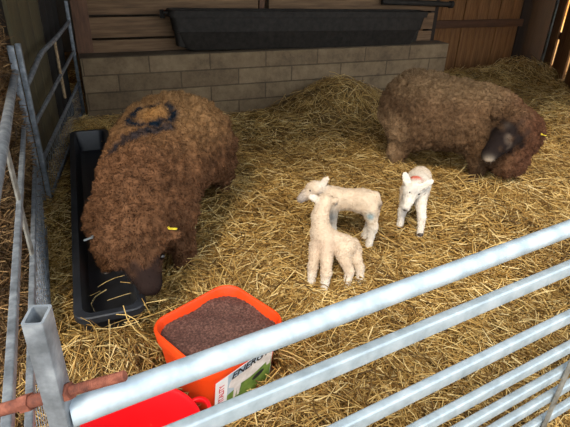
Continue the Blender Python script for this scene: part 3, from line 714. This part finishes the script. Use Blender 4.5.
# lamb A: side on, looking left
earA1 = basis((.55, .1, .85), (-.3, -.9, .2)); earA2 = basis((.5, -.75, .05), (0, -.1, 1)); hA = np.array((.150, 2.275, .318)); nA = np.array((.078, 2.245, .278))
def lambA(P):
    d = ell(P, (.395, 2.27, .262), (.070, .058, .064)); d = smin(d, ell(P, (.315, 2.285, .262), (.10, .052, .056)), .03); d = smin(d, ell(P, (.245, 2.29, .258), (.058, .052, .060)), .03)
    d = limb(P, d, [(.235, 2.29, .275), (.19, 2.285, .305), (.16, 2.28, .315)], [.046, .034, .034], .02)
    d = smin(d, ell(P, hA, (.048, .039, .040)), .02); d = smin(d, rcone(P, hA + (-.02, -.005, -.01), nA, .034, .021), .015)
    for a in (((.425, 2.245, .235), (.455, 2.24, .13), (.440, 2.235, .0)), ((.42, 2.305, .235), (.455, 2.32, .13), (.425, 2.33, 0))):
        d = limb(P, d, a, [.042, .021, .015], .02)
    for a in (((.235, 2.255, .22), (.245, 2.25, .11), (.25, 2.25, 0)), ((.235, 2.325, .22), (.225, 2.335, .11), (.225, 2.34, 0))):
        d = limb(P, d, a, [.034, .019, .0145], .018)
    d = smin(d, ell(P, (.186, 2.265, .358), (.040, .019, .007), earA1), .008); d = smin(d, ell(P, (.172, 2.232, .318), (.030, .014, .006), earA2), .008)
    d = limb(P, d, [(.455, 2.275, .30), (.475, 2.275, .25), (.470, 2.27, .19)], [.017, .014, .012], .012)
    return d
def colA(V, G):
    f = nz3(V, 30)[:, None]; c = mixc(cream * np.ones((len(V), 3)), sm(.2 - V[:, 2], 0, .1)[:, None], white) * (1 + .16 * f)
    c = mixc(c, spot(V, nA, .035) * .85, grey); c = mixc(c, spot(V, (.13, 2.245, .31), .014) * .6, grey)
    c = mixc(c, spot(V, (.172, 2.222, .322), .016) * .7, grey); c = mixc(c, spot(V, (.182, 2.25, .36), .03) * .8, white); c = mixc(c, spot(V, (.425, 2.20, .205), .022) * .75, lin((120, 176, 196)))
    c = mixc(c, spot(V, (.235, 2.235, .19), .03) * .6, lin((130, 150, 160)))
    c = mixc(c, spot(V, (.48, 2.265, .24), .025) * .8, lin((70, 52, 44))); return np.clip(c, .01, .95)
lamb_common('lamb', 'cream lamb standing side on looking left, dark tail and blue smudge on hip', (.32, 2.28, 0), lambA, (.03, 2.17, -.01), (.52, 2.42, .42), colA,
            [(.122, 2.243, .322)], [(.440, 2.232), (.425, 2.327), (.25, 2.247), (.225, 2.337)], nA)

# lamb B: nearest, reaching up against lamb A
earB = basis((-.85, -.1, .35), (.2, -.9, .3)); hB = np.array((.185, 2.075, .352)); nB = np.array((.232, 2.135, .318))
def lambB(P):
    d = ell(P, (.280, 1.945, .190), (.052, .055, .050)); d = smin(d, ell(P, (.225, 1.95, .212), (.078, .046, .046), basis((.85, 0, -.4), (.4, 0, .85))), .03)
    d = smin(d, ell(P, (.172, 1.955, .228), (.044, .048, .060)), .03)
    d = limb(P, d, [(.166, 1.97, .245), (.160, 2.015, .300), (.172, 2.055, .340)], [.046, .034, .032], .025)
    d = smin(d, ell(P, hB, (.038, .042, .035)), .02); d = smin(d, rcone(P, hB + (.012, .015, -.01), nB, .030, .018), .015)
    for a in (((.150, 1.945, .19), (.136, 1.900, .10), (.130, 1.865, .0)), ((.192, 1.915, .19), (.194, 1.855, .10), (.186, 1.82, 0))):
        d = limb(P, d, a, [.034, .021, .015], .014)
    for a in (((.268, 1.915, .17), (.302, 1.885, .095), (.290, 1.85, 0)), ((.315, 1.955, .17), (.352, 1.915, .095), (.358, 1.865, 0))):
        d = limb(P, d, a, [.036, .019, .014], .014)
    d = smin(d, ell(P, (.135, 2.055, .372), (.036, .018, .007), earB), .008)
    d = smin(d, ell(P, (.225, 2.06, .365), (.028, .014, .006), basis((.85, -.2, .2), (.1, -.9, .4))), .008)
    d = limb(P, d, [(.325, 1.97, .205), (.345, 1.965, .16), (.345, 1.955, .11)], [.014, .012, .010], .012)
    return d
def colB(V, G):
    f = nz3(V, 30)[:, None]; c = mixc(cream * 1.02 * np.ones((len(V), 3)), sm(.12 - V[:, 2], 0, .08)[:, None], white) * (1 + .14 * f)
    c = mixc(c, spot(V, (.19, 1.93, .20), .05) * .35, pink); c = mixc(c, spot(V, (.125, 2.05, .375), .03) * .9, white); c = mixc(c, spot(V, nB, .03) * .6, grey); return np.clip(c, .01, .95)
lamb_common('lamb', 'nearest cream lamb with neck stretched up against the side of another lamb', (.23, 1.97, 0), lambB, (.08, 1.78, -.01), (.41, 2.18, .42), colB,
            [(.215, 2.075, .37)], [(.130, 1.862), (.186, 1.817), (.290, 1.847), (.358, 1.862)], nB)

# lamb C: facing the viewer with a red mark
hC = np.array((.675, 2.425, .268)); nC = np.array((.640, 2.37, .185))
earC1 = basis((-.35, .1, .9), (.2, -.95, .1)); earC2 = basis((.8, .1, .5), (.2, -.9, .2))
def lambC(P):
    d = ell(P, (.775, 2.66, .235), (.060, .072, .062)); d = smin(d, ell(P, (.745, 2.58, .24), (.055, .10, .060), rotz(.25)), .03); d = smin(d, ell(P, (.715, 2.50, .235), (.055, .058, .065)), .03)
    d = limb(P, d, [(.712, 2.50, .255), (.695, 2.465, .275), hC], [.050, .040, .036], .02)
    d = smin(d, ell(P, hC, (.045, .044, .046)), .02); d = smin(d, rcone(P, hC + (-.008, -.012, -.015), nC, .036, .022), .018)
    for a in (((.74, 2.48, .19), (.752, 2.43, .10), (.752, 2.40, .0)), ((.68, 2.50, .19), (.655, 2.49, .10), (.65, 2.47, 0))):
        d = limb(P, d, a, [.036, .020, .016], .018)
    for a in (((.80, 2.67, .20), (.83, 2.70, .12), (.82, 2.68, 0)), ((.735, 2.69, .20), (.71, 2.73, .12), (.70, 2.71, 0))):
        d = limb(P, d, a, [.042, .020, .015], .02)
    d = smin(d, ell(P, (.634, 2.425, .325), (.042, .021, .008), earC1), .010); d = smin(d, ell(P, (.742, 2.42, .302), (.042, .020, .008), earC2), .010)
    return d
def colC(V, G):
    f = nz3(V, 30)[:, None]; c = white * np.ones((len(V), 3)) * (1 + .06 * f); c = mixc(c, sm(V[:, 1], 2.5, 2.7)[:, None] * .8, cream)
    c = mixc(c, spot(V, hC + (0, -.035, .005), .022) * .5, grey); c = mixc(c, spot(V, nC + (-.006, -.018, -.008), .014), lin((50, 44, 44)))
    c = mixc(c, np.clip(spot(V, (.692, 2.485, .315), .034) * 1.5, 0, 1) * .9, lin((206, 84, 50))); return np.clip(c, .01, .95)
lamb_common('lamb', 'white lamb facing the viewer with a red mark on its shoulders', (.73, 2.55, 0), lambC, (.58, 2.33, -.01), (.87, 2.78, .38), colC,
            [(.652, 2.385, .268), (.700, 2.388, .258)], [(.752, 2.397), (.65, 2.467), (.82, 2.677), (.70, 2.707)], nC)

# ground outside, seen through the gaps of the far door
for o in ROOTS: del o['_o']
